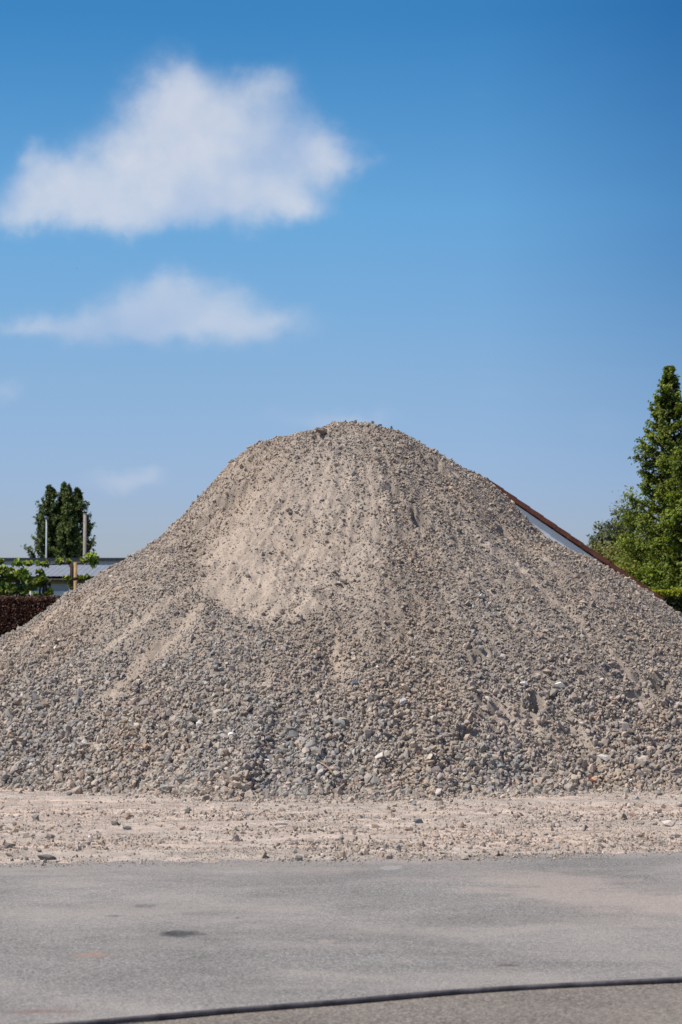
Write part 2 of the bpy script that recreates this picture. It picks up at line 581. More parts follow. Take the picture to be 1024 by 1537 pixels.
def scatter_pile(n, size_fn, dens_fn, temps, sink, rng, dlo=0.30, x0=-5.4, x1=5.6, y0=22.4, y1=29.9):
    x = rng.uniform(x0, x1, n); y = rng.uniform(y0, y1, n)
    h1 = H1(x, y); r, a = polar(x, y); s = sand_mask(x, y)
    k = (rng.random(n) < dens_fn(x, y, h1, r, s)) & (h1 > 0.01)
    x, y, h1, r, s = x[k], y[k], h1[k], r[k], s[k]
    size = size_fn(len(x), r, s, h1)
    z = H(x, y) + size * sink
    c = pal(len(x), rng, np.clip(dlo + 0.80 * s + rng.normal(0, .15, len(x)), 0, .92))
    g = np.clip(0.5 + 0.8 * fbm(x * 1.0, y * 1.0, 3, 191), 0, 1)[:, None]     # greyer and browner patches
    c = c * (1 + (np.array([1.05, .99, .93]) - 1) * g + (np.array([.93, .97, 1.02]) - 1) * (1 - g))
    return stones(np.stack([x, y, z], 1), size, c, temps, rng)


def coarse(r, h):                       # 0 near the summit, 1 along the toe
    return smooth01(3.6 - h + 0, 1.3, 3.4)


def d_big(x, y, h, r, s):
    c = coarse(r, h) + 0.35 * fbm(x * 1.7, y * 1.7, 3, 111) + .18 * fbm(x * 5, y * 5, 2, 113)
    return np.clip(c * 1.25 - 0.28, 0.012, 1) * np.clip(1 - 1.0 * s, 0.02, 1)


def s_big(n, r, s, h):
    b = 0.029 + 0.020 * coarse(r, h)
    return np.clip(b * RNG.lognormal(0, .36, n), .016, .125)


def d_mid(x, y, h, r, s):
    c = 0.85 + 0.6 * fbm(x * 2.1, y * 2.1, 4, 121) + 0.4 * streak(x, y, 7, 3)
    return np.clip(c, 0.05, 1) * np.clip(1 - .95 * smooth01(s, .12, .95), 0.06, 1)


def s_mid(n, r, s, h):
    return np.clip((0.0215 + 0.008 * coarse(r, h)) * RNG.lognormal(0, .42, n), .009, .085)


def d_fine(x, y, h, r, s):
    return np.clip(0.8 + 0.5 * fbm(x * 3, y * 3, 3, 131), 0.1, 1) * np.clip(1 - .8 * smooth01(s, .12, 1.0), 0.15, 1)


def s_fine(n, r, s, h):
    return np.clip(0.011 * RNG.lognormal(0, .35, n), .005, .03)


AREA = 11.0 * 7.5
parts = [scatter_pile(int(AREA * 1200), s_big, d_big, T_BIG, 0.29, RNG, .33),
         scatter_pile(int(AREA * 2300), s_mid, d_mid, T_MID, 0.28, RNG, .43),
         scatter_pile(int(AREA * 4200), s_fine, d_fine, T_FINE, 0.20, RNG, .45)]
# dusty clods on the sandy faces
parts.append(scatter_pile(int(AREA * 1500), lambda n, r, s, h: np.clip(.024 * RNG.lognormal(0, .42, n), .010, .07),
                          lambda x, y, h, r, s: np.clip(.55 * s, 0, .5) * np.clip(.55 + .9 * fbm(x * 4, y * 4, 3, 137), 0, 1), T_MID, -.06, RNG, .85))
# a few oversize lumps
nb = 420
xb = RNG.uniform(-5, 5, nb); yb = RNG.uniform(22.6, 29.4, nb); hb = H1(xb, yb)
kb = (hb > .03) & (RNG.random(nb) < .35 + .65 * coarse(0, hb)) & (sand_mask(xb, yb) < .5)
xb, yb = xb[kb], yb[kb]
sb = np.clip(.055 * RNG.lognormal(0.1, .28, len(xb)), .04, .13) * (.65 + .5 * coarse(0, hb[kb]))
parts.append(stones(np.stack([xb, yb, H(xb, yb) + sb * .22], 1), sb, pal(len(xb), RNG, np.full(len(xb), .25)), T_BIG, RNG))
# row of rolled stones along the toe
nt_ = 5200
ang = RNG.uniform(-1.05, 1.05, nt_); rad = (6.04 + RNG.normal(0, .13, nt_) + np.maximum(0, RNG.normal(-.1, .30, nt_))) * toe_k(ang)
xt = PC[0] + rad * np.sin(ang); yt = PC[1] - rad * np.cos(ang)
st = np.clip(.048 * RNG.lognormal(0, .34, nt_), .018, .12)
ht = np.maximum(H(xt, yt), 0.012)
kt = ht < .5
parts.append(stones(np.stack([xt, yt, ht + st * .25], 1)[kt], st[kt], pal(int(kt.sum()), RNG, np.full(int(kt.sum()), .3)), T_BIG, RNG))
v, f, c = merge(parts)
gravel = link('gravel', np_mesh('gravel', v, f, c), M_STONE, pile)
gravel['kind'] = 'stuff'
print('pile stones tris', len(f))

# ------------------------------------------------------------------ ground, dirt, road, pavement
def dirt_mat():
    m, nt, b = mat_nodes('pink_beige_dirt')
    co = coord(nt)
    n1 = noise_tex(nt, co, 60, 6, 0.7)
    f = ramp(nt, n1.outputs[0], [(0.3, 0.74), (0.5, 1.0), (0.7, 1.22)])
    c = mix(nt, 1.0, attr(nt, 'col'), f.outputs[0], 'MULTIPLY')
    nt.links.new(c, b.inputs['Base Color'])
    b.inputs['Specular IOR Level'].default_value = 0.1
    bump(nt, b, noise_tex(nt, co, 45, 6, .7).outputs[0], 0.8, 0.012)
    return m


M_DIRT = dirt_mat()
EDGE = lambda x: 17.15 + 0.215 * x          # where the dirt runs out over the asphalt


def dirt_h(x, y):
    d = y - EDGE(x) + 0.25 * fbm(x * 1.8, y * .7, 3, 141) + 0.10 * fbm(x * 8, y * 3, 2, 143)
    base = -0.014 + 0.040 * smooth01(d, -0.25, 0.9)
    rut = 0.020 * fbm(x * .5, y * 2.2, 3, 147) + 0.010 * fbm(x * 3, y * 4, 3, 149) + 0.012 * fbm(x * 11, y * 11, 3, 151) + 0.006 * fbm(x * 36, y * 36, 2, 153)
    return base + rut * smooth01(d, -0.1, 0.7)


gx = axis([(-14, -4.2, .25), (-4.2, 4.4, .022), (4.4, 14, .25)])
gy = axis([(15.6, 25.2, .024), (25.2, 36, .3)])
X, Y = np.meshgrid(gx, gy)
Z = dirt_h(X, Y)
t1 = fbm(X * .7, Y * 2.0, 4, 155)[..., None]; t2 = fbm(X * 5, Y * 7, 3, 157)[..., None]
C = np.array([0.520, 0.415, 0.345]) * (1 - np.clip(.5 + 1.1 * t1, 0, 1)) + np.array([0.425, 0.368, 0.316]) * np.clip(.5 + 1.1 * t1, 0, 1)
C = C * (1 + .34 * t2)
dirt = link('dirt_strip', np_mesh('dirt_strip', np.stack([X.ravel(), Y.ravel(), Z.ravel()], 1), grid_faces(len(gx), len(gy)), C.reshape(-1, 3), True), M_DIRT)
tag(dirt, kind='structure')

# rubble strewn over the dirt
n = 150000
x = RNG.uniform(-4.4, 4.6, n); y = RNG.uniform(16.7, 24.8, n)
e = y - EDGE(x)
band = 0.75 * np.exp(-((e - .75 - .2 * np.sin(x * 1.3)) / .75) ** 2) + .35 * np.exp(-((e - 3.4) / 1.2) ** 2) * (x < .2) + .45 * np.exp(-((e - 2.6) / .8) ** 2) * (x > 1.4)
den = np.clip((band + 0.17) * np.clip(.55 + 1.3 * fbm(x * 1.1, y * 1.5, 4, 161), .03, 1.4), 0, 1) * smooth01(e, -.5, .15)
near_toe = np.exp(-((np.hypot(x - PC[0], y - PC[1]) / toe_k(np.arctan2(x - PC[0], PC[1] - y)) - 6.15) / .38) ** 2) * .6
k = RNG.random(n) < np.maximum(den, near_toe) * .62
x, y = x[k], y[k]
s = np.clip(.0145 * RNG.lognormal(0, .60, len(x)), .006, .08)
hh = np.maximum(dirt_h(x, y), 0.0)
v, f, c = stones(np.stack([x, y, hh + s * .18], 1), s, pal(len(x), RNG, np.clip(RNG.normal(.34, .22, len(x)), 0, .9), (.47, .37, .29)), T_MID, RNG)
# fine grit between the stones
n = 260000
x = RNG.uniform(-4.4, 4.6, n); y = RNG.uniform(16.6, 24.4, n); e = y - EDGE(x)
k = RNG.random(n) < np.clip((.48 + .75 * np.exp(-((e - .8) / .9) ** 2)) * (.55 + 1.1 * fbm(x * 1.3, y * 1.6, 4, 165)), .04, 1) * smooth01(e, -.7, .3) * .75
x, y = x[k], y[k]
s = np.clip(.0085 * RNG.lognormal(0, .35, len(x)), .004, .02)
hh = np.maximum(dirt_h(x, y), 0.0)
v, f, c = merge([(v, f, c), stones(np.stack([x, y, hh + s * .2], 1), s, pal(len(x), RNG, np.clip(RNG.normal(.40, .25, len(x)), 0, .9), (.50, .41, .33)), T_FINE, RNG)])
rub = link('rubble', np_mesh('rubble', v, f, c), M_STONE)
tag(rub, 'small grey and beige stones strewn over the dirt strip', 'rubble', kind='stuff')


def road_mat(name, dark, light, dustc):
    m, nt, b = mat_nodes(name)
    co = coord(nt)
    v = nt.nodes.new('ShaderNodeTexVoronoi'); v.inputs['Scale'].default_value = 100
    nt.links.new(co, v.inputs['Vector'])
    sep = nt.nodes.new('ShaderNodeSeparateColor'); nt.links.new(v.outputs['Color'], sep.inputs[0])
    chips = ramp(nt, sep.outputs[0], [(0.0, dark), (0.6, tuple((a + b_) / 2 for a, b_ in zip(dark, light))), (1.0, light)])
    n1 = noise_tex(nt, co, 75, 6, .75)
    f = ramp(nt, n1.outputs[0], [(0.3, 0.80), (0.5, 1.0), (0.7, 1.17)])
    c = mix(nt, 1.0, chips.outputs[0], f.outputs[0], 'MULTIPLY')
    # broad uneven wear
    n2 = noise_tex(nt, co, .9, 5, .6)
    w = ramp(nt, n2.outputs[0], [(0.3, 0.82), (0.7, 1.16)])
    c = mix(nt, 1.0, c, w.outputs[0], 'MULTIPLY')
    n3 = noise_tex(nt, co, 22, 6, .75)
    dk = ramp(nt, n3.outputs[0], [(.30, .45), (.62, 1.0)])
    dm = nt.nodes.new('ShaderNodeMath'); dm.operation = 'MULTIPLY'
    nt.links.new(attr(nt, 'dust', 'Fac'), dm.inputs[0]); nt.links.new(dk.outputs[0], dm.inputs[1])
    c = mix(nt, dm.outputs[0], c, mix(nt, .55, attr(nt, 'col'), f.outputs[0], 'MULTIPLY'))
    nt.links.new(c, b.inputs['Base Color'])
    b.inputs['Roughness'].default_value = 0.85
    b.inputs['Specular IOR Level'].default_value = 0.25
    ad = nt.nodes.new('ShaderNodeMath'); ad.operation = 'MULTIPLY_ADD'; ad.inputs[1].default_value = -.6
    nt.links.new(v.outputs['Distance'], ad.inputs[0]); nt.links.new(n1.outputs[0], ad.inputs[2])
    bump(nt, b, ad.outputs[0], 0.65, 0.007)
    return m


M_ROAD = road_mat('worn_asphalt', (0.136, 0.128, 0.120), (0.350, 0.330, 0.309), None)
M_PAVE = road_mat('old_gravelly_concrete', (0.090, 0.078, 0.066), (0.33, 0.29, 0.25), None)

HOSE_PX = [(100, 1539), (200, 1531), (330, 1518), (512, 1505), (662, 1491.5), (812, 1481), (1024, 1471)]
hose_xy = [on_ground(*p, z=.021) for p in HOSE_PX]
hose_xy = [(-6.5, 6.6), (-3.4, 8.55), (-2.2, 9.18)] + hose_xy + [(2.4, 11.45), (3.6, 11.72), (7.5, 12.2)]


def hose_y(x):
    return np.interp(x, [p[0] for p in hose_xy], [p[1] for p in hose_xy])


gx = axis([(-60, -3.2, 2.5), (-3.2, 3.4, .022), (3.4, 60, 2.5)])
gy = axis([(-10, 8.4, .8), (8.4, 18.6, .024), (18.6, 18.9, .15)])
X, Y = np.meshgrid(gx, gy)
Z = 0.004 * fbm(X * .7, Y * .7, 3, 171)
e = Y - EDGE(X)
wn = fbm(X * .9 + .5 * fbm(X, Y, 3, 177), Y * 1.5 + .5 * fbm(X, Y, 3, 179), 5, 173)          # dust drawn out along the road
wn2 = fbm(X * 5, Y * 6, 4, 175)
dust = .55 * smooth01(e + .8 * wn + .3 * wn2, -.9, .35)
# tongue of sand dragged out on the right
tx, ty = on_ground(1040, 1362); tx0, ty0 = on_ground(640, 1292)
d, t, _ = seg_dist(X, Y, [(tx0, ty0), on_ground(800, 1318), on_ground(900, 1345), (tx, ty), (3.6, ty - .2)])
dust = np.maximum(dust, (.62 * (1 - smooth01(d + .45 * wn + .30 * wn2, .02 + .20 * t, .30 + .75 * t))) * smooth01(t, 0, .35))
d2, t2, _ = seg_dist(X, Y, [on_ground(430, 1362), on_ground(560, 1372), on_ground(780, 1366)])
dust = np.maximum(dust, .42 * np.exp(-(d2 / .55) ** 2) * np.clip(.5 + 1.5 * wn, 0, 1))
dust = np.maximum(dust, np.clip(.16 + .75 * wn + .22 * wn2, 0, .6))
hd = Y - hose_y(X)
dust = np.maximum(dust, .62 * np.exp(-(np.clip(hd, 0, 9) / .24) ** 2) * np.clip(.85 + .8 * wn2, 0, 1))
C = np.ones(X.shape + (3,)) * np.array([0.39, 0.350, 0.315])
pk = np.exp(-(d / .8) ** 2)[..., None]
C = C * (1 - pk) + np.array([0.455, 0.375, 0.318]) * pk
# marks: oil stain, small dark spots, rust and pale scuffs
def spot(px, py, a, b, colr, k, rough=.35):
    global C, dust
    sx, sy = on_ground(px, py)
    q = ((X - sx) / a) ** 2 + ((Y - sy) / b) ** 2 + 2.2 * rough * fbm(X * 11, Y * 7, 4, int(px))
    w = k * (1 - smooth01(q, .2, 1.5))
    ww = w[..., None] / (np.maximum(w[..., None], dust[..., None]) + 1e-6)
    C = np.where(w[..., None] > 0.001, C * (1 - ww) + np.array(colr) * ww, C)
    dust = np.maximum(dust, w)


spot(272, 1401, .118, .14, (0.030, 0.030, 0.032), .96)
spot(300, 1402, .05, .05, (0.04, 0.04, 0.042), .7)
spot(216, 1360, .07, .10, (0.12, 0.115, 0.11), .45)
spot(170, 1375, .05, .05, (0.06, 0.06, 0.06), .5)
spot(357, 1378, .012, .03, (0.03, 0.03, 0.03), .9, .1)
spot(765, 1449, .06, .03, (0.10, 0.05, 0.035), .9, .8)
spot(137, 1433, .09, .10, (0.40, 0.24, 0.17), .55, .8)
spot(70, 1518, .14, .05, (0.26, 0.15, 0.11), .6, .8)
spot(585, 1302, .08, .14, (0.46, 0.44, 0.42), .5, .8)
spot(360, 1309, .09, .10, (0.42, 0.40, 0.38), .6, .8)
spot(487, 1412, .05, .08, (0.42, 0.36, 0.32), .6, .8)
road = link('road', np_mesh('road', np.stack([X.ravel(), Y.ravel(), Z.ravel()], 1), grid_faces(len(gx), len(gy)), C.reshape(-1, 3), True, {'dust': dust}), M_ROAD)
tag(road, kind='structure')

# older pavement on the near side of the hose
gx = axis([(-60, -3.2, 2.5), (-3.2, 3.4, .03), (3.4, 60, 2.5)])
tt = axis([(0, .6, .1), (.6, 1, .01)])
X, T = np.meshgrid(gx, tt)
Y = -6 + (hose_y(X) + .004 + 6) * T
Z = 0.010 + 0.003 * fbm(X * .9, Y * .9, 3, 181)
wn = fbm(X * 1.4, Y * 3, 4, 183)
C = np.ones(X.shape + (3,)) * np.array([0.30, 0.26, 0.22])
pave = link('pavement', np_mesh('pavement', np.stack([X.ravel(), Y.ravel(), Z.ravel()], 1), grid_faces(len(gx), len(tt)), C.reshape(-1, 3), True,
                                {'dust': np.clip(.25 + .7 * wn, 0, .6)}), M_PAVE)
tag(pave, kind='structure')

# ground sheet to the horizon
m_ground = simple_mat('field_ground', (0.13, 0.125, 0.07), .95, .4, .6)
bm = bmesh.new()
vs = [bm.verts.new(p) for p in ((-3000, -200, -.035), (3000, -200, -.035), (3000, 4500, -.035), (-3000, 4500, -.035))]
bm.faces.new(vs)
tag(bm_obj('ground', bm, m_ground), kind='structure')

# the hose
m_hose = simple_mat('dark_rubber', (0.115, 0.102, 0.105), .65, .45, 9, .4, .3)
xs = np.linspace(-6.5, 7.5, 280)
sxy = np.array(hose_xy)
ys = np.interp(xs, sxy[:, 0], sxy[:, 1])
for _ in range(14):
    ys[1:-1] = (ys[:-2] + 2 * ys[1:-1] + ys[2:]) / 4
bm = bmesh.new()
add_tube(bm, [(a, b,   .0225 + .0012 * math.sin(a * 5)) for a, b in zip(xs, ys + .006 * np.sin(xs * 2.1 + 1))], .0132, 12)
hose = bm_obj('hose', bm, m_hose, smooth=True)
tag(hose, 'long dark rubber hose lying in a gentle curve across the near asphalt', 'hose')

# ------------------------------------------------------------------ single stones and scraps
def one_stone(name, label, cat, pos, size, stretch, colr, rz=0, tilt=0, group=None, npts=15):
    rg = np.random.default_rng(abs(hash((round(pos[0] * 100), round(pos[1] * 100)))) % 10000)
    tv, tf = hull_template(npts, rg)
    Vv = tv * np.array(stretch) * size / 2
    o = link(name, np_mesh(name, Vv, tf, np.tile(np.array(colr) * 1.12, (len(Vv), 1))), M_STONE)
    o.location = pos; o.rotation_euler = (tilt, tilt * .6, rz)
    return tag(o, label, cat, group)


def ground_stone(px, py, size, st, colr, label, rz=0.0):
    size *= .8
    x, y = on_ground(px, py, .03)
    z = float(np.maximum(dirt_h(np.array(x), np.array(y)), 0)) + size * st[2] * .32
    one_stone('stone', label, 'stone', (x, y, z), size, st, colr, rz, .1, 'larger loose stones on the dirt strip')


GREY, DGREY, BEIGE, PALE = (.23, .225, .215), (.20, .195, .188), (.36, .295, .235), (.56, .50, .44)
for a in [(935, 1229, .105, (.85, .7, 1.0), DGREY, 'dark pointed stone standing up on the dirt at the right, above the gravel band', .4),
          (627, 1235, .10, (1.1, .8, .7), (.14, .15, .158), 'rounded blue grey stone alone on bare dirt right of centre', .2),
          (104, 1194, .085, (1, .9, 1), DGREY, 'dark blocky stone on the dirt just below the left foot of the pile', .8),
          (174, 1240, .095, (1.1, .8, .65), (.15, .13, .115), 'brownish dark stone, left one of a close pair on the left dirt', .1),
          (191, 1244, .085, (1.3, .8, .5), DGREY, 'flat dark stone, right one of a close pair on the left dirt', -.3),
          (72, 1285, .17, (1.25, .7, .35), (.16, .145, .135), 'long flat grey slab near the road edge at the far left', .15),
          (466, 1267, .095, (1, .9, .9), BEIGE, 'rounded beige stone at the edge of the rubble band left of centre', .6),
          (135, 1262, .075, (.8, .7, 1.0), PALE, 'small pale pinkish stone standing on bare dirt at the left', .3),
          (1004, 1241, .15, (1.1, .8, .55), PALE, 'pale angular slab among grey stones at the right edge of the dirt', -.5),
          (421, 1238, .12, (1.3, .5, .35), DGREY, 'thin dark sliver of stone lying flat on the central dirt', .05),
          (988, 1195, .10, (1.3, .7, .5), GREY, 'flat grey stone on clean dirt just below the right foot of the pile', .2),
          (14, 1275, .12, (1.2, .8, .5), (.18, .15, .13), 'brown grey stone half sunk at the left end of the rubble band', .3)]:
    ground_stone(*a)


def pile_stone(name, px, py, size, st, colr, label, cat, rz=0., lift=.35):
    x, y = on_pile(px, py, H)
    z = float(H(np.array(x), np.array(y))) + size * lift
    return one_stone(name, label, cat, (x, y - .01, z), size, st, colr, rz, .5)


pile_stone('stone', 348, 1107, .085, (1, .7, .8), (.72, .69, .64), 'bright white stone low on the left half of the gravel pile', 'stone', .3)
pile_stone('stone', 787, 1030, .085, (1.2, .8, .6), (.74, .71, .66), 'white flat stone above the two dark hollows right of centre on the pile', 'stone', .2)
pile_stone('stone', 605, 1058, .095, (.8, .7, 1.0), (.50, .50, .50), 'pale grey pointed stone in the lower middle of the gravel pile', 'stone', .5)
pile_stone('stone', 483, 653, .13, (1.2, .8, .7), (.20, .155, .125), 'brown boulder sized stone just under the summit of the pile', 'stone', .2)
pile_stone('brick_fragment', 888, 1178, .085, (1, .7, .9), (.33, .10, .06), 'small red brick fragment at the right foot of the gravel pile', 'brick', .5)
pile_stone('stone', 907, 1144, .13, (1.3, .6, .45), (.46, .43, .39), 'long pale slab on the lower right of the gravel pile', 'stone', -.6)
pile_stone('stone', 533, 1030, .085, (.8, .7, 1.1), (.16, .175, .19), 'upright blue grey stone with pale top in the middle of the pile', 'stone', .3)

# dry stick lying on the stones
p0 = Vector((*on_pile(480, 1152, H), 0)); p1 = Vector((*on_pile(502, 1172, H), 0))
for p in (p0, p1): p.z = float(H(np.array(p.x), np.array(p.y))) + .05
bm = bmesh.new()
mid = (p0 + p1) / 2 + Vector((.01, -.005, .012))
add_tube(bm, [p0, (p0 + mid) / 2 + Vector((.006, 0, .002)), mid, (p1 + mid) / 2, p1], [.006, .008, .009, .009, .007], 7)
tag(bm_obj('stick', bm, simple_mat('dry_wood', (.33, .25, .17), .9, .3, 30), smooth=True),
    'thin dry wooden stick lying slanted on stones at the foot of the pile', 'stick')

# ------------------------------------------------------------------ leaves
def leaves(pos, size, cols, rng, up=0.35, outward=None, aspect=.62):
    """bent four-sided leaves, one small folded quad each"""
    n = len(pos)
    nrm = rng.normal(size=(n, 3))
    if outward is not None: nrm = nrm * .6 + outward
    nrm[:, 2] += up
    nrm /= np.linalg.norm(nrm, axis=1)[:, None] + 1e-9
    t = rng.normal(size=(n, 3)); t -= nrm * (t * nrm).sum(1)[:, None]; t /= np.linalg.norm(t, axis=1)[:, None] + 1e-9
    b = np.cross(nrm, t)
    s = (size * rng.uniform(.7, 1.3, n))[:, None]
    w = s * aspect * .5
    fold = nrm * s * .14
    v = np.stack([pos - t * s * .5, pos + b * w + fold, pos + t * s * .5, pos - b * w + fold], 1)
    i = np.arange(n) * 4
    F = np.concatenate([np.stack([i, i + 1, i + 2], 1), np.stack([i, i + 2, i + 3], 1)])
    return v.reshape(-1, 3), F, np.repeat(cols, 4, 0)


def leaf_cols(n, base, rng, var=.3, hue=.12):
    b = np.array(base)
    k = rng.uniform(1 - var, 1 + var, (n, 1)); h = rng.normal(0, hue, (n, 1))
    return np.clip(b * k * (1 + h * np.array([1.0, .25, -.3])), .004, 1)


def tree_branches(root, trunk_pts, trunk_r, branches):
    bm = bmesh.new(); add_tube(bm, trunk_pts, trunk_r, 8)
    for p in branches or []:
        add_tube(bm, p, list(np.linspace(.022, .005, len(p)) * 1.6), 5)
    bm_obj('trunk', bm, M_BARK, root, True)


def column_tree(name, label, cat, base, height, prof, size, nbr, per, colr, rng, rise=(.9, 1.5), spread=.16, group=None, z_lo=.04, twig_up=.35, droop=.6):
    """upright tree: branches leave the trunk and climb; leaf sprays along each"""
    root = thing(name, label, cat, base, group)
    pz = np.array([p[0] for p in prof]); pr = np.array([p[1] for p in prof])
    lean = rng.normal(0, .012, 2)
    tp = [(lean[0] * height * t + .03 * math.sin(t * 7), lean[1] * height * t, height * t) for t in np.linspace(0, .97, 9)]
    brs, P, O, Cc = [], [], [], []
    for i in range(nbr):
        z0 = height * (z_lo + (0.97 - z_lo) * (i + rng.random()) / nbr)
        a = i * 2.39996 + rng.normal(0, .4)
        Rm = np.interp(z0 / height, pz, pr) * rng.uniform(.72, 1.12)
        k = rng.uniform(*rise)
        d = np.array([math.cos(a), math.sin(a), 0])
        ax = np.array([lean[0] * z0, lean[1] * z0, 0])
        ts = np.linspace(0, 1, 6)
        pts = [ax + d * Rm * t + np.array([0, 0, z0 + Rm * k * t ** 1.4 - Rm * .15 * t * t]) for t in ts]
        if i % 2 == 0: brs.append([tuple(p) for p in pts])
        ck = rng.uniform(.65, 1.25)
        ntw = max(3, int(per * (.30 + Rm / max(pr)) / 12))
        t = np.clip(rng.beta(1.9, 1.1, ntw), 0, 1)
        st = np.stack([np.interp(t, ts, [q[j] for q in pts]) for j in range(3)], 1)
        td = d[None] * .75 + rng.normal(0, .55, (ntw, 3)) + np.array([0, 0, twig_up])
        td /= np.linalg.norm(td, axis=1)[:, None]
        tl = spread * rng.uniform(.6, 1.5, (ntw, 1)) * (.16 + .84 * Rm / max(pr))
        w_ = rng.random((ntw, 12, 1))
        pp = (st[:, None] + td[:, None] * tl[:, None] * w_ - np.array([0, 0, .25]) * droop * (tl[:, None] * w_) ** 1.0 + rng.normal(0, size * .28, (ntw, 12, 3))).reshape(-1, 3)
        n = len(pp); tt_ = np.repeat(t, 12)
        P.append(pp); O.append(np.tile(d + np.array([0, 0, .4]), (n, 1)))
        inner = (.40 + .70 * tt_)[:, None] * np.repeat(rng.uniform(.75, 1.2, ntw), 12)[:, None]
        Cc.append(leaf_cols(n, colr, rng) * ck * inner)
    P = np.concatenate(P); O = np.concatenate(O); Cc = np.concatenate(Cc)
    k = P[:, 2] > .1
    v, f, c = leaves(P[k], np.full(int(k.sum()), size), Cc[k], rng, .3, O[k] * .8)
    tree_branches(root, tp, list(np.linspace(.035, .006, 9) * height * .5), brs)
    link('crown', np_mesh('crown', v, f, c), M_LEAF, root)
    return root


def round_tree(name, label, cat, base, height, rx, rz, size, nclump, per, colr, rng, airy=.22, zc=None, group=None):
    root = thing(name, label, cat, base, group)
    zc = zc if zc else height - rz
    brs, P, Cc, O = [], [], [], []
    for i in range(nclump):
        d = rng.normal(size=3); d /= np.linalg.norm(d)
        q = rng.uniform(.45, 1.0)
        ctr = np.array([d[0] * rx * q, d[1] * rx * q, zc + d[2] * rz * q])
        if ctr[2] < .3: continue
        if i % 3 == 0:
            z0 = min(zc * .7, ctr[2] * .6)
            brs.append([(0, 0, z0), tuple(ctr * .5 + np.array([0, 0, z0 * .55])), tuple(ctr)])
        cr = rng.uniform(.6, 1.3) * airy * rx
        n = int(per * rng.uniform(.6, 1.3))
        pp = ctr + rng.normal(0, 1, (n, 3)) * cr * np.array([1, 1, .85])
        ck = rng.uniform(.62, 1.3)
        P.append(pp); Cc.append(leaf_cols(n, colr, rng) * ck); O.append(np.tile(d, (n, 1)))
    P = np.concatenate(P); Cc = np.concatenate(Cc); O = np.concatenate(O)
    k = P[:, 2] > .05
    v, f, c = leaves(P[k], np.full(int(k.sum()), size), Cc[k], rng, .3, O[k] * .6)
    tree_branches(root, [(0, 0, 0), (.03, 0, zc * .5), (-.03, .02, zc * .9), (0, 0, zc + rz * .5)],
                  [height * .03, height * .022, height * .015, height * .006], None)
    for p in brs:
        bm = bmesh.new(); add_tube(bm, p, [.035, .02, .008], 5)
        bm_obj('branch', bm, M_BARK, root, True)
    link('crown', np_mesh('crown', v, f, c), M_LEAF, root)
    return root


rg = np.random.default_rng(5)
# right: tall cone shaped tree
b = at(1010, 950, 60); b.z = 0
top = at(1003, 540, 60).z
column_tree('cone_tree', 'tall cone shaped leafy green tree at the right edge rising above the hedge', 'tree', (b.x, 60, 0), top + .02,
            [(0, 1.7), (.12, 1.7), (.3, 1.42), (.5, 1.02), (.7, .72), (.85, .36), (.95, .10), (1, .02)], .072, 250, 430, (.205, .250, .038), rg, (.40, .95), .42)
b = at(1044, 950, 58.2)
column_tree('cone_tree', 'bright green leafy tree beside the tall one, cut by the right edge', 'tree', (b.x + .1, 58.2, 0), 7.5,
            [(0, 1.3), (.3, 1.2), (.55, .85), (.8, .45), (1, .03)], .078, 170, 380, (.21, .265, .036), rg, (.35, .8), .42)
b = at(962, 950, 63)
round_tree('leafy_tree', 'dense green tree low at the left foot of the tall cone tree', 'tree', (b.x, 63, 0), 3.9, 1.15, 1.5, .09, 90, 220, (.235, .245, .048), rg, .22)
b = at(927, 950, 72)
round_tree('leafy_tree', 'olive green rounded bush tree beyond the red roof edge', 'tree', (b.x + .12, 72, 0), 4.75, .92, 1.75, .10, 110, 190, (.27, .255, .085), rg, .22)
b = at(912, 950, 80)
round_tree('leafy_tree', 'grey green feathery small tree at the far left of the right hand trees', 'tree', (b.x, 80, 0), 5.55, .52, 1.2, .11, 40, 110, (.18, .205, .125), rg, .30)
b = at(948, 950, 82)
round_tree('leafy_tree', 'grey brown feathery tree top peeping between olive bush and tall tree', 'tree', (b.x, 82, 0), 6.2, .75, 1.7, .11, 50, 110, (.18, .18, .11), rg, .28)

# far left poplars
rp = np.random.default_rng(21)
for px, tp_, wd, lab in ((70, 720, 25, 'tall dark poplar, leftmost of the far row behind the grey buildings'),
                         (92, 717, 17, 'dark poplar with the highest tip, second from left in the far row'),
                         (104, 721, 13, 'slim dark poplar, third from left in the far row'),
                         (119, 724, 22, 'dark poplar at the right end of the far row behind the wooden pole')):
    Yp = 200 + rp.uniform(-4, 4)
    b = at(px, 950, Yp); h = at(px, tp_, Yp).z
    w = wd / FPX * Yp
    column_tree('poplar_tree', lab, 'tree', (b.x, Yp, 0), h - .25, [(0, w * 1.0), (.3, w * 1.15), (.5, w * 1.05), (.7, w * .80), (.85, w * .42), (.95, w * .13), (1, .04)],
                .22, 160, 130, (.125, .165, .050), rp, (.9, 1.5), .75, 'poplars in the far row', .1, 1.0, .0)

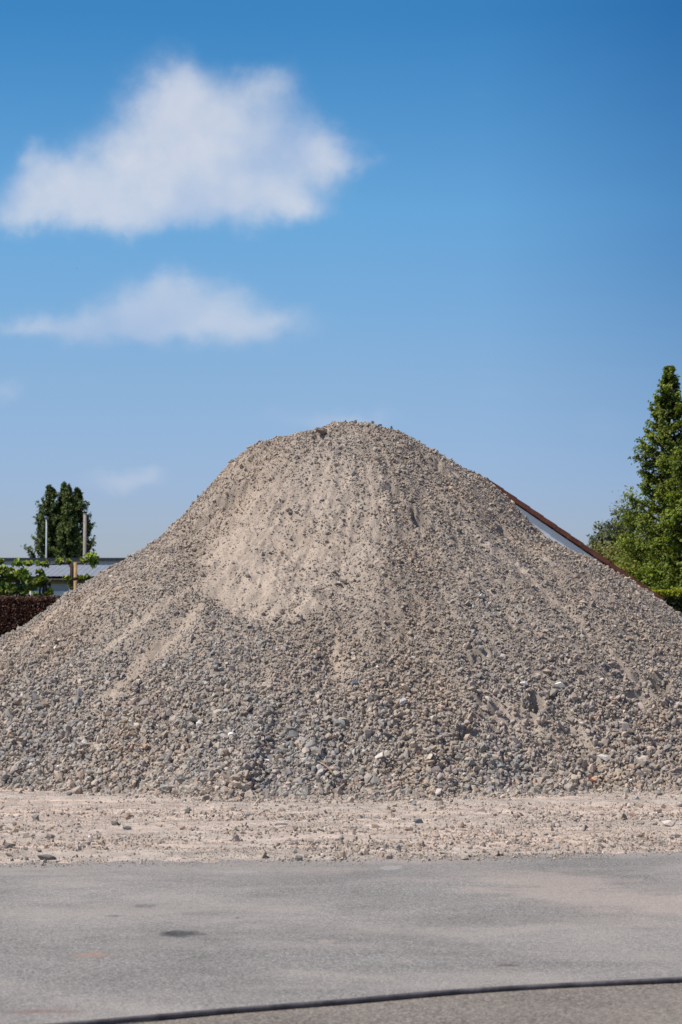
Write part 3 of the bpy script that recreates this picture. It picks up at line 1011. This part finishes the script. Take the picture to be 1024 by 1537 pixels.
# ------------------------------------------------------------------ hedges
def hedge(name, label, x0, x1, y0, y1, h, size, per, colr, lit_topc, mat, rng, fuzz, fringe):
    root = thing(name, label, 'hedge', ((x0 + x1) / 2, (y0 + y1) / 2, 0))
    hx, hy = (x1 - x0) / 2, (y1 - y0) / 2
    bm = bmesh.new(); add_box(bm, -hx + .12, hx - .12, -hy + .12, hy - .12, 0, h - .03)
    bm_obj('core', bm, simple_mat(name + '_dark_core', tuple(c * .22 for c in colr), 1.0, .3, 20), root)  # solid box in a much darkened foliage colour
    P, O, Cc = [], [], []
    for (ax, n_) in (('f', int(2 * hx * h * per)), ('b', int(2 * hx * h * per * .3)), ('t', int(2 * hx * 2 * hy * per * 1.3)), ('l', int(2 * hy * h * per * .6)), ('r', int(2 * hy * h * per * .6))):
        u, w = rng.random(n_), rng.random(n_)
        dep = np.abs(rng.normal(0, 1, n_)) * fuzz
        jig = rng.normal(0, .012, n_)
        if ax in 'fb':
            s = -1 if ax == 'f' else 1
            p = np.stack([(u * 2 - 1) * hx, s * (hy - dep + jig), w * h], 1); o = (0, s, .15); cc = leaf_cols(n_, colr, rng, .5)
        elif ax == 't':
            p = np.stack([(u * 2 - 1) * hx, (w * 2 - 1) * hy, h - dep * .6 + jig], 1); o = (0, 0, 1); cc = leaf_cols(n_, lit_topc, rng, .3)
        else:
            s = -1 if ax == 'l' else 1
            p = np.stack([s * (hx - dep + jig), (u * 2 - 1) * hy, w * h], 1); o = (s, 0, .15); cc = leaf_cols(n_, colr, rng, .5)
        cl = .65 + .7 * vnoise(p[:, 0] * 5 + p[:, 1] * 3, p[:, 2] * 5, 7)
        cc = cc * cl[:, None]
        if ax != 't':
            tw = smooth01(p[:, 2] + rng.normal(0, .02, n_), h - fringe, h - fringe * .6)[:, None]
            cc = cc * (1 - tw) + leaf_cols(n_, lit_topc, rng, .3) * tw  # sunlight painted into the colour of the upper leaf fringe
        P.append(p); O.append(np.tile(o, (n_, 1))); Cc.append(cc)
    v, f, c = leaves(np.concatenate(P), np.full(sum(map(len, P)), size), np.concatenate(Cc), rng, .1, np.concatenate(O))
    link('foliage', np_mesh('foliage', v, f, c), mat, root)
    return root


hb = at(50, 897, 38).z
hedge('hedge', 'clipped brown leaved hedge behind the left slope of the pile', -9.0, -2.4, 37.6, 38.8, hb, .042, 3200, (.080, .034, .020), (.12, .062, .040), M_DRYLEAF, rg, .035, .05)
hg = at(1000, 887, 50).z
hedge('hedge', 'clipped green hedge with lime top painted as sunlit below the tall cone tree', 6.15, 13.5, 49.6, 51.0, hg, .05, 1900, (.035, .050, .012), (.34, .36, .012), M_LEAF, rg, .04, .15)

# ------------------------------------------------------------------ trained fruit trees, stake, wires behind the brown hedge
YE = 41.0
def E(px, py, dy=0.0): return at(px, py, YE + dy)


def espalier(label, trunk, arms, clumps, rng, dy=0.0):
    b = E(trunk[0][0], 950, dy)
    root = thing('espalier_tree', label, 'tree', (b.x, YE + dy, 0), 'trained fruit trees behind the brown hedge')
    o = Vector((b.x, YE + dy, 0))
    loc = lambda p: E(p[0], p[1], dy) - o
    bm = bmesh.new()
    tp = [Vector((0, 0, 0))] + [loc(p) for p in trunk]
    add_tube(bm, tp, list(np.linspace(.055, .038, len(tp))), 8)
    bm_obj('trunk', bm, M_BARK, root, True)
    for a in arms:
        bm = bmesh.new()
        pts = [loc(p) + Vector((0, rng.normal(0, .02), 0)) for p in a]
        add_tube(bm, pts, list(np.linspace(.022, .011, len(pts))), 6)
        bm_obj('branch', bm, M_BARK, root, True)
    P, Cc = [], []
    for px, py, rx, ry, n, br in clumps:
        c0 = np.array(loc((px, py)))
        d = rng.normal(size=(n, 3)); d /= np.linalg.norm(d, axis=1)[:, None]
        d *= rng.uniform(.2, 1.55, (n, 1))
        m = YE / FPX
        rx, ry, n = rx * .85, ry * .85, int(n * .66)
        d = d[:n]
        P.append(c0 + d * np.array([rx * m, max(rx, ry) * m * .8, ry * m]))
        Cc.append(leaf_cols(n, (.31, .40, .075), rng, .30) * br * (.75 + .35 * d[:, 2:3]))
    v, f, c = leaves(np.concatenate(P), np.full(sum(map(len, P)), .095), np.concatenate(Cc), rng, .55, aspect=.75)
    link('crown', np_mesh('crown', v, f, c), M_LEAF, root)


re = np.random.default_rng(33)
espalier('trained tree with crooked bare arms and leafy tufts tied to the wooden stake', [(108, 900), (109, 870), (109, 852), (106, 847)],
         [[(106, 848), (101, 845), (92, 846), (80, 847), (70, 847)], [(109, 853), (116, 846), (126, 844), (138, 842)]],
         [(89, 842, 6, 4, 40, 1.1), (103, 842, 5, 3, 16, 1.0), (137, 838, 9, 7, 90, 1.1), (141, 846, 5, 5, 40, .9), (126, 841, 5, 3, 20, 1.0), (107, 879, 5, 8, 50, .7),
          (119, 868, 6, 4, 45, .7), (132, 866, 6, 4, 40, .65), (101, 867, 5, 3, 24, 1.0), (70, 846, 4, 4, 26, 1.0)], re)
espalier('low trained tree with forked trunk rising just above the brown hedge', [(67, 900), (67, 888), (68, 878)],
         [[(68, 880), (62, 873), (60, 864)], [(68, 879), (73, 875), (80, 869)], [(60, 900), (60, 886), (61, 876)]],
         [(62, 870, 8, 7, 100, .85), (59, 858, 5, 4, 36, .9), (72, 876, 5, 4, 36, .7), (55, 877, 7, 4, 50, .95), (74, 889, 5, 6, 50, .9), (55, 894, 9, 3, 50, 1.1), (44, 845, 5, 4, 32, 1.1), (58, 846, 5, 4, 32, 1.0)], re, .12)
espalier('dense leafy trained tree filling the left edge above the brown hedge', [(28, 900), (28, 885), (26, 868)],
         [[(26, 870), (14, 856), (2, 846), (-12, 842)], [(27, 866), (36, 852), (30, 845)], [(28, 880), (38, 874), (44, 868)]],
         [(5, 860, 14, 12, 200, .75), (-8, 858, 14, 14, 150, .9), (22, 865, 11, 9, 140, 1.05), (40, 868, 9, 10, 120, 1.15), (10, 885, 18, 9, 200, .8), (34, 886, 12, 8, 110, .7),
          (28, 846, 7, 5, 46, 1.0), (0, 842, 6, 5, 50, .8), (44, 881, 8, 6, 70, .7), (-14, 885, 14, 10, 150, .8), (36, 858, 6, 5, 40, 1.1)], re, -.1)

bm = bmesh.new()
st = E(113.5, 844, -.22)
add_tube(bm, [(st.x, st.y, 0), (st.x + .005, st.y, st.z * .5), (st.x, st.y, st.z)], [.034, .033, .030], 10)
stake = bm_obj('wooden_stake', bm, simple_mat('pale_stake_wood', (.42, .27, .12), .8, .25, 14, .4), smooth=True)
tag(stake, 'yellowish round wooden stake standing behind the left slope of the pile', 'stake')
bm = bmesh.new()
for zpx in (868.5,):
    t = E(113.5, zpx, -.22)
    add_tube(bm, [(t.x, t.y, t.z - .022), (t.x, t.y, t.z + .022)], .039, 10)
bm_obj('tie', bm, simple_mat('dark_rubber_tie', (.03, .025, .02), .7), stake, True)

bm = bmesh.new()
a, c_ = E(-60, 875.5, .3), E(46, 875.5, .3)
add_tube(bm, [a, (a + c_) / 2 - Vector((0, 0, .01)), c_], .011, 6)
for q in (a, c_):
    add_tube(bm, [(q.x, q.y, 0), (q.x, q.y, q.z)], .016, 6)
tag(bm_obj('training_rail', bm, simple_mat('pale_galvanised', (.55, .56, .57), .5, .1), smooth=True),
    'thin pale horizontal rail crossing the leaves at the left edge', 'rail')

# ------------------------------------------------------------------ buildings on the left
def wave_sheet(name, x0, x1, ya, za, yb, zb, pitch, amp, mat, parent, n_per=6):
    n = int((x1 - x0) / pitch * n_per)
    xs = np.linspace(x0, x1, n)
    w = amp * np.cos(xs * 2 * math.pi / pitch)
    V = np.concatenate([np.stack([xs, np.full(n, ya), za + w], 1), np.stack([xs, np.full(n, yb), zb + w], 1)])
    return link(name, np_mesh(name, V, grid_faces(n, 2), None, True), mat, parent)


YN = 80.0
zr, ze, zw = at(50, 848, YN + 4).z, at(50, 865, YN).z, at(50, 887, YN).z
xa, xb_ = at(-150, 900, YN).x, at(330, 900, YN).x
shed = thing('low_shed', 'low blue grey shed with corrugated roof behind the trained trees', 'building', ((xa + xb_) / 2, YN, 0))
hw = (xb_ - xa) / 2
m_corr = simple_mat('blue_grey_roof_sheet', (.23, .25, .285), .6, .12, 3, .1)
m_wallb = simple_mat('blue_grey_cladding', (.36, .41, .48), .6, .10, 2)
m_white = simple_mat('white_plinth', (.66, .68, .70), .7, .08, 3)
bm = bmesh.new(); add_box(bm, -hw, hw, .15, 8, zw, ze - .12); bm_obj('wall', bm, m_wallb, shed)
bm = bmesh.new(); add_box(bm, -hw - .02, hw + .02, .10, 8.03, 0, zw); bm_obj('plinth', bm, m_white, shed)
wave_sheet('roof', -hw - .1, hw + .1, -.15, ze, 4.1, zr, .19, .007, m_corr, shed)
wave_sheet('roof', -hw - .1, hw + .1, 4.1, zr, 8.4, ze - .1, .19, .007, m_corr, shed)
bm = bmesh.new(); add_tube(bm, [(-hw - .15, -.22, ze - .13), (hw + .15, -.22, ze - .13)], .05, 8)
bm_obj('gutter', bm, simple_mat('mossy_dark_gutter', (.085, .075, .05), .8, .6, 2.2), shed, True)
bm = bmesh.new(); add_box(bm, -hw - .05, hw + .05, -.05, .13, ze - .24, ze - .14)
bm_obj('fascia', bm, simple_mat('brown_fascia', (.19, .155, .105), .8, .45, 1.5), shed)

YF = 112.0
zt, zb2 = at(50, 838, YF).z, at(50, 851, YF).z
xa, xb_ = at(-160, 900, YF).x, at(330, 900, YF).x
hw = (xb_ - xa) / 2
hall = thing('flat_roofed_hall', 'long pale flat roofed hall behind the low shed', 'building', ((xa + xb_) / 2, YF, 0))
m_pan = simple_mat('pale_grey_panel', (.46, .50, .55), .6, .06, 1.5)
xj = at(75, 840, YF).x - (xa + xb_) / 2
for x0, x1 in ((-hw, xj - .02), (xj + .02, hw)):
    bm = bmesh.new(); add_box(bm, x0, x1, 0, 14, 0, zt - .12); bm_obj('wall_panel', bm, m_pan, hall)
bm = bmesh.new(); add_box(bm, xj - .02, xj + .02, .03, 13.9, 0, zt - .12); bm_obj('panel_joint', bm, simple_mat('dark_joint', (.12, .13, .14)), hall)
bm = bmesh.new(); add_box(bm, -hw - .1, hw + .1, -.12, 14.1, zt - .12, zt + .02); bm_obj('roof_edge', bm, simple_mat('dark_roof_edge', (.055, .062, .075), .6), hall)

# poles
def pole(name, label, cat, px, top, Y, r0, r1, mat):
    b = at(px, 950, Y); zt_ = at(px, top, Y).z
    root = thing(name, label, cat, (b.x, Y, 0))
    bm = bmesh.new(); add_tube(bm, [(0, 0, 0), (0, 0, zt_ * .5), (0, 0, zt_)], [r0, (r0 + r1) / 2, r1], 10)
    bm_obj('shaft', bm, mat, root, True)
    return root, zt_


r_, z_ = pole('lamp_post', 'thin pale grey lamp post in front of the leftmost poplar', 'lamp post', 69, 778, 130, .060, .040, simple_mat('grey_painted_steel', (.42, .47, .52), .5, .06))
bm = bmesh.new(); add_box(bm, -.075, .075, -.5, .08, z_, z_ + .10); bm_obj('lamp_head', bm, simple_mat('lamp_housing', (.35, .38, .42), .5), r_, bevel=.02)
r_, z_ = pole('wooden_pole', 'weathered wooden utility pole in front of the rightmost poplar', 'pole', 127, 772, 98, .085, .072, simple_mat('weathered_pole_wood', (.30, .26, .225), .85, .2, 9, .3))
bm = bmesh.new(); add_tube(bm, [(0, 0, z_ + .003), (0, 0, z_ + .03)], [.078, .07], 10); bm_obj('pole_cap', bm, simple_mat('zinc_cap', (.40, .40, .40), .5), r_, True)

# ------------------------------------------------------------------ house with the tiled verge on the right
YH = 45.0
ap, ev = at(730, 716, YH), at(990, 893, YH)
half = ev.x - ap.x
house = thing('gabled_house', 'white gabled house with red brown tiled roof edge behind the pile', 'house', (ap.x, YH, 0))
m_plaster = simple_mat('white_render', (.84, .85, .86), .85, .06, 4, .2)
m_tile = simple_mat('red_brown_roof_tile', (.185, .068, .045), .75, .35, 6, .3)
L = 9.0
zi, zo = ap.z - .14, ev.z - .14
sl = (zi - zo) / half
bm = bmesh.new()
w = half - .12
prof = [(-w, 0), (w, 0), (w, zo + sl * .12), (0, zi), (-w, zo + sl * .12)]
fr = [bm.verts.new((x, 0, z)) for x, z in prof]; bk = [bm.verts.new((x, L, z)) for x, z in prof]
bm.faces.new(fr); bm.faces.new(bk[::-1])
for i in range(5):
    bm.faces.new((fr[i], bk[i], bk[(i + 1) % 5], fr[(i + 1) % 5]))
bm_obj('wall', bm, m_plaster, house)
SL = math.hypot(half, zi - zo)
for s in (1, -1):                               # tiled slopes, stepped course by course
    nc = 13
    rows = []
    for k in range(nc):
        t0, t1 = k / nc, (k + 1) / nc
        rows += [(t0, .060), (t1 + .004, .085)]
    nx = 14 * 6
    ysg = np.linspace(.02, L + .05, nx)
    V = []
    for t, lift in rows:
        x = s * half * 1.01 * t; z = zi - (zi - zo) * 1.01 * t
        V += [(x, yy, z + lift + .02 * math.cos(yy * 2 * math.pi / .3)) for yy in ysg]
    F = grid_faces(nx, len(rows))
    link('roof_slope', np_mesh('roof_slope', np.array(V), F, None, True), m_tile, house)
    # verge: overlapping edge tiles along the gable
    bm = bmesh.new()
    nv = 13
    ca, sa = half / SL, (zi - zo) / SL
    for k in range(nv):
        a0, a1 = SL * k / nv - .02, SL * (k + 1) / nv + .03
        lf0, lf1 = .090, .104
        cs = []
        for yy in (-.055, .06):
            for (u, d) in ((a0, lf0 - .080), (a1, lf1 - .080), (a1, lf1 + .012), (a0, lf0 + .012)):
                cs.append(bm.verts.new((s * (u * ca + d * sa), yy + .002 * (k % 2), zi - u * sa + d * ca)))
        q = cs
        for fa in ((0, 1, 2, 3), (7, 6, 5, 4), (0, 4, 5, 1), (1, 5, 6, 2), (2, 6, 7, 3), (3, 7, 4, 0)):
            bm.faces.new([q[i] for i in fa])
    bm_obj('verge_tiles', bm, m_tile, house, bevel=.012)
bm = bmesh.new(); add_tube(bm, [(0, .02, zi + .075), (0, L + .06, zi + .075)], .06, 10); bm_obj('ridge_tiles', bm, m_tile, house, True)
for s in (1, -1):
    bm = bmesh.new(); add_tube(bm, [(s * (half + .07), .04, zo + .0), (s * (half + .07), L, zo)], .05, 8)
    bm_obj('gutter', bm, simple_mat('zinc_gutter', (.30, .31, .32), .5), house, True)

# ------------------------------------------------------------------ birds
def bird(px, py, Y, span, label):
    p = at(px, py, Y)
    root = thing('bird', label, 'bird', p)
    m_b = simple_mat('dark_feathers', (.030, .030, .035), .8)
    bm = bmesh.new()
    add_tube(bm, [(-.5 * span, 0, .0), (-.36 * span, 0, .02 * span), (-.1 * span, 0, 0), (.15 * span, 0, .0), (.3 * span, 0, .03 * span), (.40 * span, 0, .02 * span)],
             [.02 * span, .05 * span, .10 * span, .09 * span, .06 * span, .012 * span], 8)
    bm_obj('body', bm, m_b, root, True)
    for s in (-1, 1):
        bm = bmesh.new()
        pts = [(.15, 0, .03), (.12, s * .25, .14), (-.02, s * .5, .10), (-.12, s * .26, .10), (-.14, 0, .03)]
        a = [bm.verts.new((x * span, y * span, z * span)) for x, y, z in pts]
        b_ = [bm.verts.new((x * span, y * span, z * span - .012 * span)) for x, y, z in pts]
        bm.faces.new(a); bm.faces.new(b_[::-1])
        for i in range(5): bm.faces.new((a[i], b_[i], b_[(i + 1) % 5], a[(i + 1) % 5]))
        bm_obj('wing', bm, m_b, root)


bird(887, 806, 190, .30, 'small dark bird flying low just left of the right hand trees')
bird(115, 403, 300, .20, 'tiny dark bird high up below the big cloud')

# ------------------------------------------------------------------ light and sky
SUN = Vector((-0.52, -0.14, 0.80)).normalized()
elev = math.asin(SUN.z); azim = math.atan2(SUN.x, SUN.y)
sd = bpy.data.lights.new('sun', 'SUN')
sd.energy = 5.0; sd.angle = R(.53); sd.color = (1.0, .925, .835)
so = bpy.data.objects.new('sun', sd); COL.objects.link(so)
so.rotation_euler = SUN.to_track_quat('Z', 'Y').to_euler()
so.location = (-20, -10, 40)

wd = bpy.data.worlds.new('World'); SC.world = wd; wd.use_nodes = True
nt = wd.node_tree
bg = nt.nodes['Background']; bg.inputs[1].default_value = 0.1


def M(op, a, b=None, c=None, clamp=False):
    n = nt.nodes.new('ShaderNodeMath'); n.operation = op; n.use_clamp = clamp
    for i, s in enumerate((a, b, c)):
        if s is None: continue
        if isinstance(s, (int, float)): n.inputs[i].default_value = s
        else: nt.links.new(s, n.inputs[i])
    return n.outputs[0]


tc = nt.nodes.new('ShaderNodeTexCoord').outputs['Generated']
sep = nt.nodes.new('ShaderNodeSeparateXYZ'); nt.links.new(tc, sep.inputs[0])
dx, dy, dz = sep.outputs
sky = nt.nodes.new('ShaderNodeTexSky'); sky.sky_type = 'NISHITA'; sky.sun_disc = False
sky.sun_elevation = elev; sky.sun_rotation = azim
sky.air_density = 1.0; sky.dust_density = 0.6; sky.ozone_density = 2.0; sky.altitude = 50
# deepen the gradient above the horizon, then grade it by elevation
el_ = M('MAXIMUM', dz, 0.0)
grade = ramp(nt, el_, [(0.0, (.80, .79, 1.04)), (.06, (.75, .86, 1.25)), (.105, (.74, .92, 1.20)), (.172, (.57, 1.01, 1.29)), (.25, (.25, .775, 1.13)), (.5, (.6, .8, 1.0)), (1.0, (.9, .95, 1.0))])
GS = nt.nodes.new('ShaderNodeMix'); GS.data_type = 'RGBA'; GS.blend_type = 'MULTIPLY'; GS.inputs[0].default_value = 1
nt.links.new(sky.outputs[0], GS.inputs[6]); nt.links.new(grade.outputs[0], GS.inputs[7])
# clouds, in direction space ahead of the viewer
dyp = M('MAXIMUM', dy, 0.08)
u = M('DIVIDE', dx, dyp); vv = M('DIVIDE', dz, dyp)
side = ramp(nt, M('ADD', M('MULTIPLY', u, 2.0), .5, clamp=True), [(.5, 1.0), (.62, (.95, .96, .98)), (.78, (.60, .69, .79)), (1.0, (.52, .62, .74))])
sf = M('MULTIPLY', M('SUBTRACT', dz, .01), 7.0, clamp=True)
skyc = mix(nt, sf, GS.outputs[2], mix(nt, 1.0, GS.outputs[2], side.outputs[0], 'MULTIPLY'))
cv = nt.nodes.new('ShaderNodeCombineXYZ'); nt.links.new(u, cv.inputs[0]); nt.links.new(vv, cv.inputs[2])


def wnoise(scale, detail, rough, off):
    mp = nt.nodes.new('ShaderNodeMapping'); mp.inputs['Location'].default_value = off
    nt.links.new(cv.outputs[0], mp.inputs[0])
    n = nt.nodes.new('ShaderNodeTexNoise'); n.inputs['Scale'].default_value = scale; n.inputs['Detail'].default_value = detail
    n.inputs['Roughness'].default_value = rough
    nt.links.new(mp.outputs[0], n.inputs['Vector'])
    return M('SUBTRACT', n.outputs[0], .5)


w1, w2 = wnoise(38, 5, .55, (3, 0, 1)), wnoise(38, 5, .55, (7, 2, 5))
uw = M('MULTIPLY_ADD', w1, .026, u); vw = M('MULTIPLY_ADD', w2, .024, vv)
nz = wnoise(60, 8, .62, (1, 4, 2))
nz2 = wnoise(16, 3, .5, (5, 1, 9))


def blob(px, py, rx, ry, amp):
    cx, cy = ray(px, py)
    a = M('MULTIPLY', M('SUBTRACT', uw, cx), FPX / rx); b_ = M('MULTIPLY', M('SUBTRACT', vw, cy), FPX / ry)
    q = M('ADD', M('MULTIPLY', a, a), M('MULTIPLY', b_, b_))
    e_ = M('EXPONENT', M('MULTIPLY', q, -1.0))
    return M('MULTIPLY', e_, amp)


def cloud(blobs, lo, hi, nk):
    s = None
    for bb in blobs:
        o = blob(*bb)
        s = o if s is None else M('SUBTRACT', M('ADD', s, o), M('MULTIPLY', s, o))
    s = M('ADD', s, M('MULTIPLY', M('MULTIPLY', nz, nk), M('MINIMUM', M('MULTIPLY', s, 3.0), 1.0)))
    n = nt.nodes.new('ShaderNodeMapRange'); n.interpolation_type = 'SMOOTHSTEP'
    nt.links.new(s, n.inputs[0]); n.inputs[1].default_value = lo; n.inputs[2].default_value = hi
    return n.outputs[0]


big = cloud([(258, 150, 64, 62, 1.0), (268, 215, 105, 62, .80), (350, 210, 85, 66, .66), (398, 132, 50, 46, .60), (340, 180, 60, 40, .55), (495, 226, 50, 34, .5), (430, 225, 72, 60, .70), (180, 262, 105, 52, .80), (100, 290, 95, 52, .74),
             (290, 290, 150, 50, .85), (50, 302, 62, 40, .74), (105, 318, 85, 26, .62), (425, 300, 62, 34, .58), (42, 234, 28, 22, .46), (495, 238, 46, 28, .66), (545, 254, 46, 14, .30), (400, 300, 75, 36, .55), (150, 316, 140, 30, .66)], .09, 1.10, .50)
sec = cloud([(230, 460, 70, 46, .80), (310, 455, 80, 44, .72), (180, 490, 95, 32, .72), (300, 490, 140, 36, .78), (70, 490, 95, 17, .56), (250, 428, 52, 24, .45), (395, 488, 50, 26, .5), (368, 430, 40, 24, .42)], .06, 1.05, .42)
low = cloud([(185, 720, 56, 18, .70), (222, 710, 26, 16, .5), (500, 630, 85, 18, .75), (10, 578, 36, 16, .46), (750, 598, 45, 14, .20), (840, 580, 60, 12, .18), (905, 640, 60, 30, .2),
             (725, 140, 40, 12, .16), (910, 85, 50, 40, .10)], .05, 1.3, .4)
cov = M('MINIMUM', M('ADD', M('ADD', M('MULTIPLY', big, .88), M('MULTIPLY', sec, .70)), M('MULTIPLY', low, .62)), .95)
# cloud shading painted by noise, blue grey to near white
shade = M('ADD', M('MULTIPLY', nz2, 2.6), M('MULTIPLY', nz, .12))
cc = ramp(nt, M('ADD', shade, .5), [(.18, (4.7, 5.6, 7.5)), (.5, (6.2, 6.7, 7.8)), (.8, (7.1, 7.3, 8.0))])
CM = nt.nodes.new('ShaderNodeMix'); CM.data_type = 'RGBA'
nt.links.new(cov, CM.inputs[0]); nt.links.new(skyc, CM.inputs[6]); nt.links.new(cc.outputs[0], CM.inputs[7])
nt.links.new(CM.outputs[2], bg.inputs[0])

SC.view_settings.view_transform = 'Standard'
SC.view_settings.look = 'None'
SC.view_settings.exposure = 0
SC.view_settings.gamma = 1
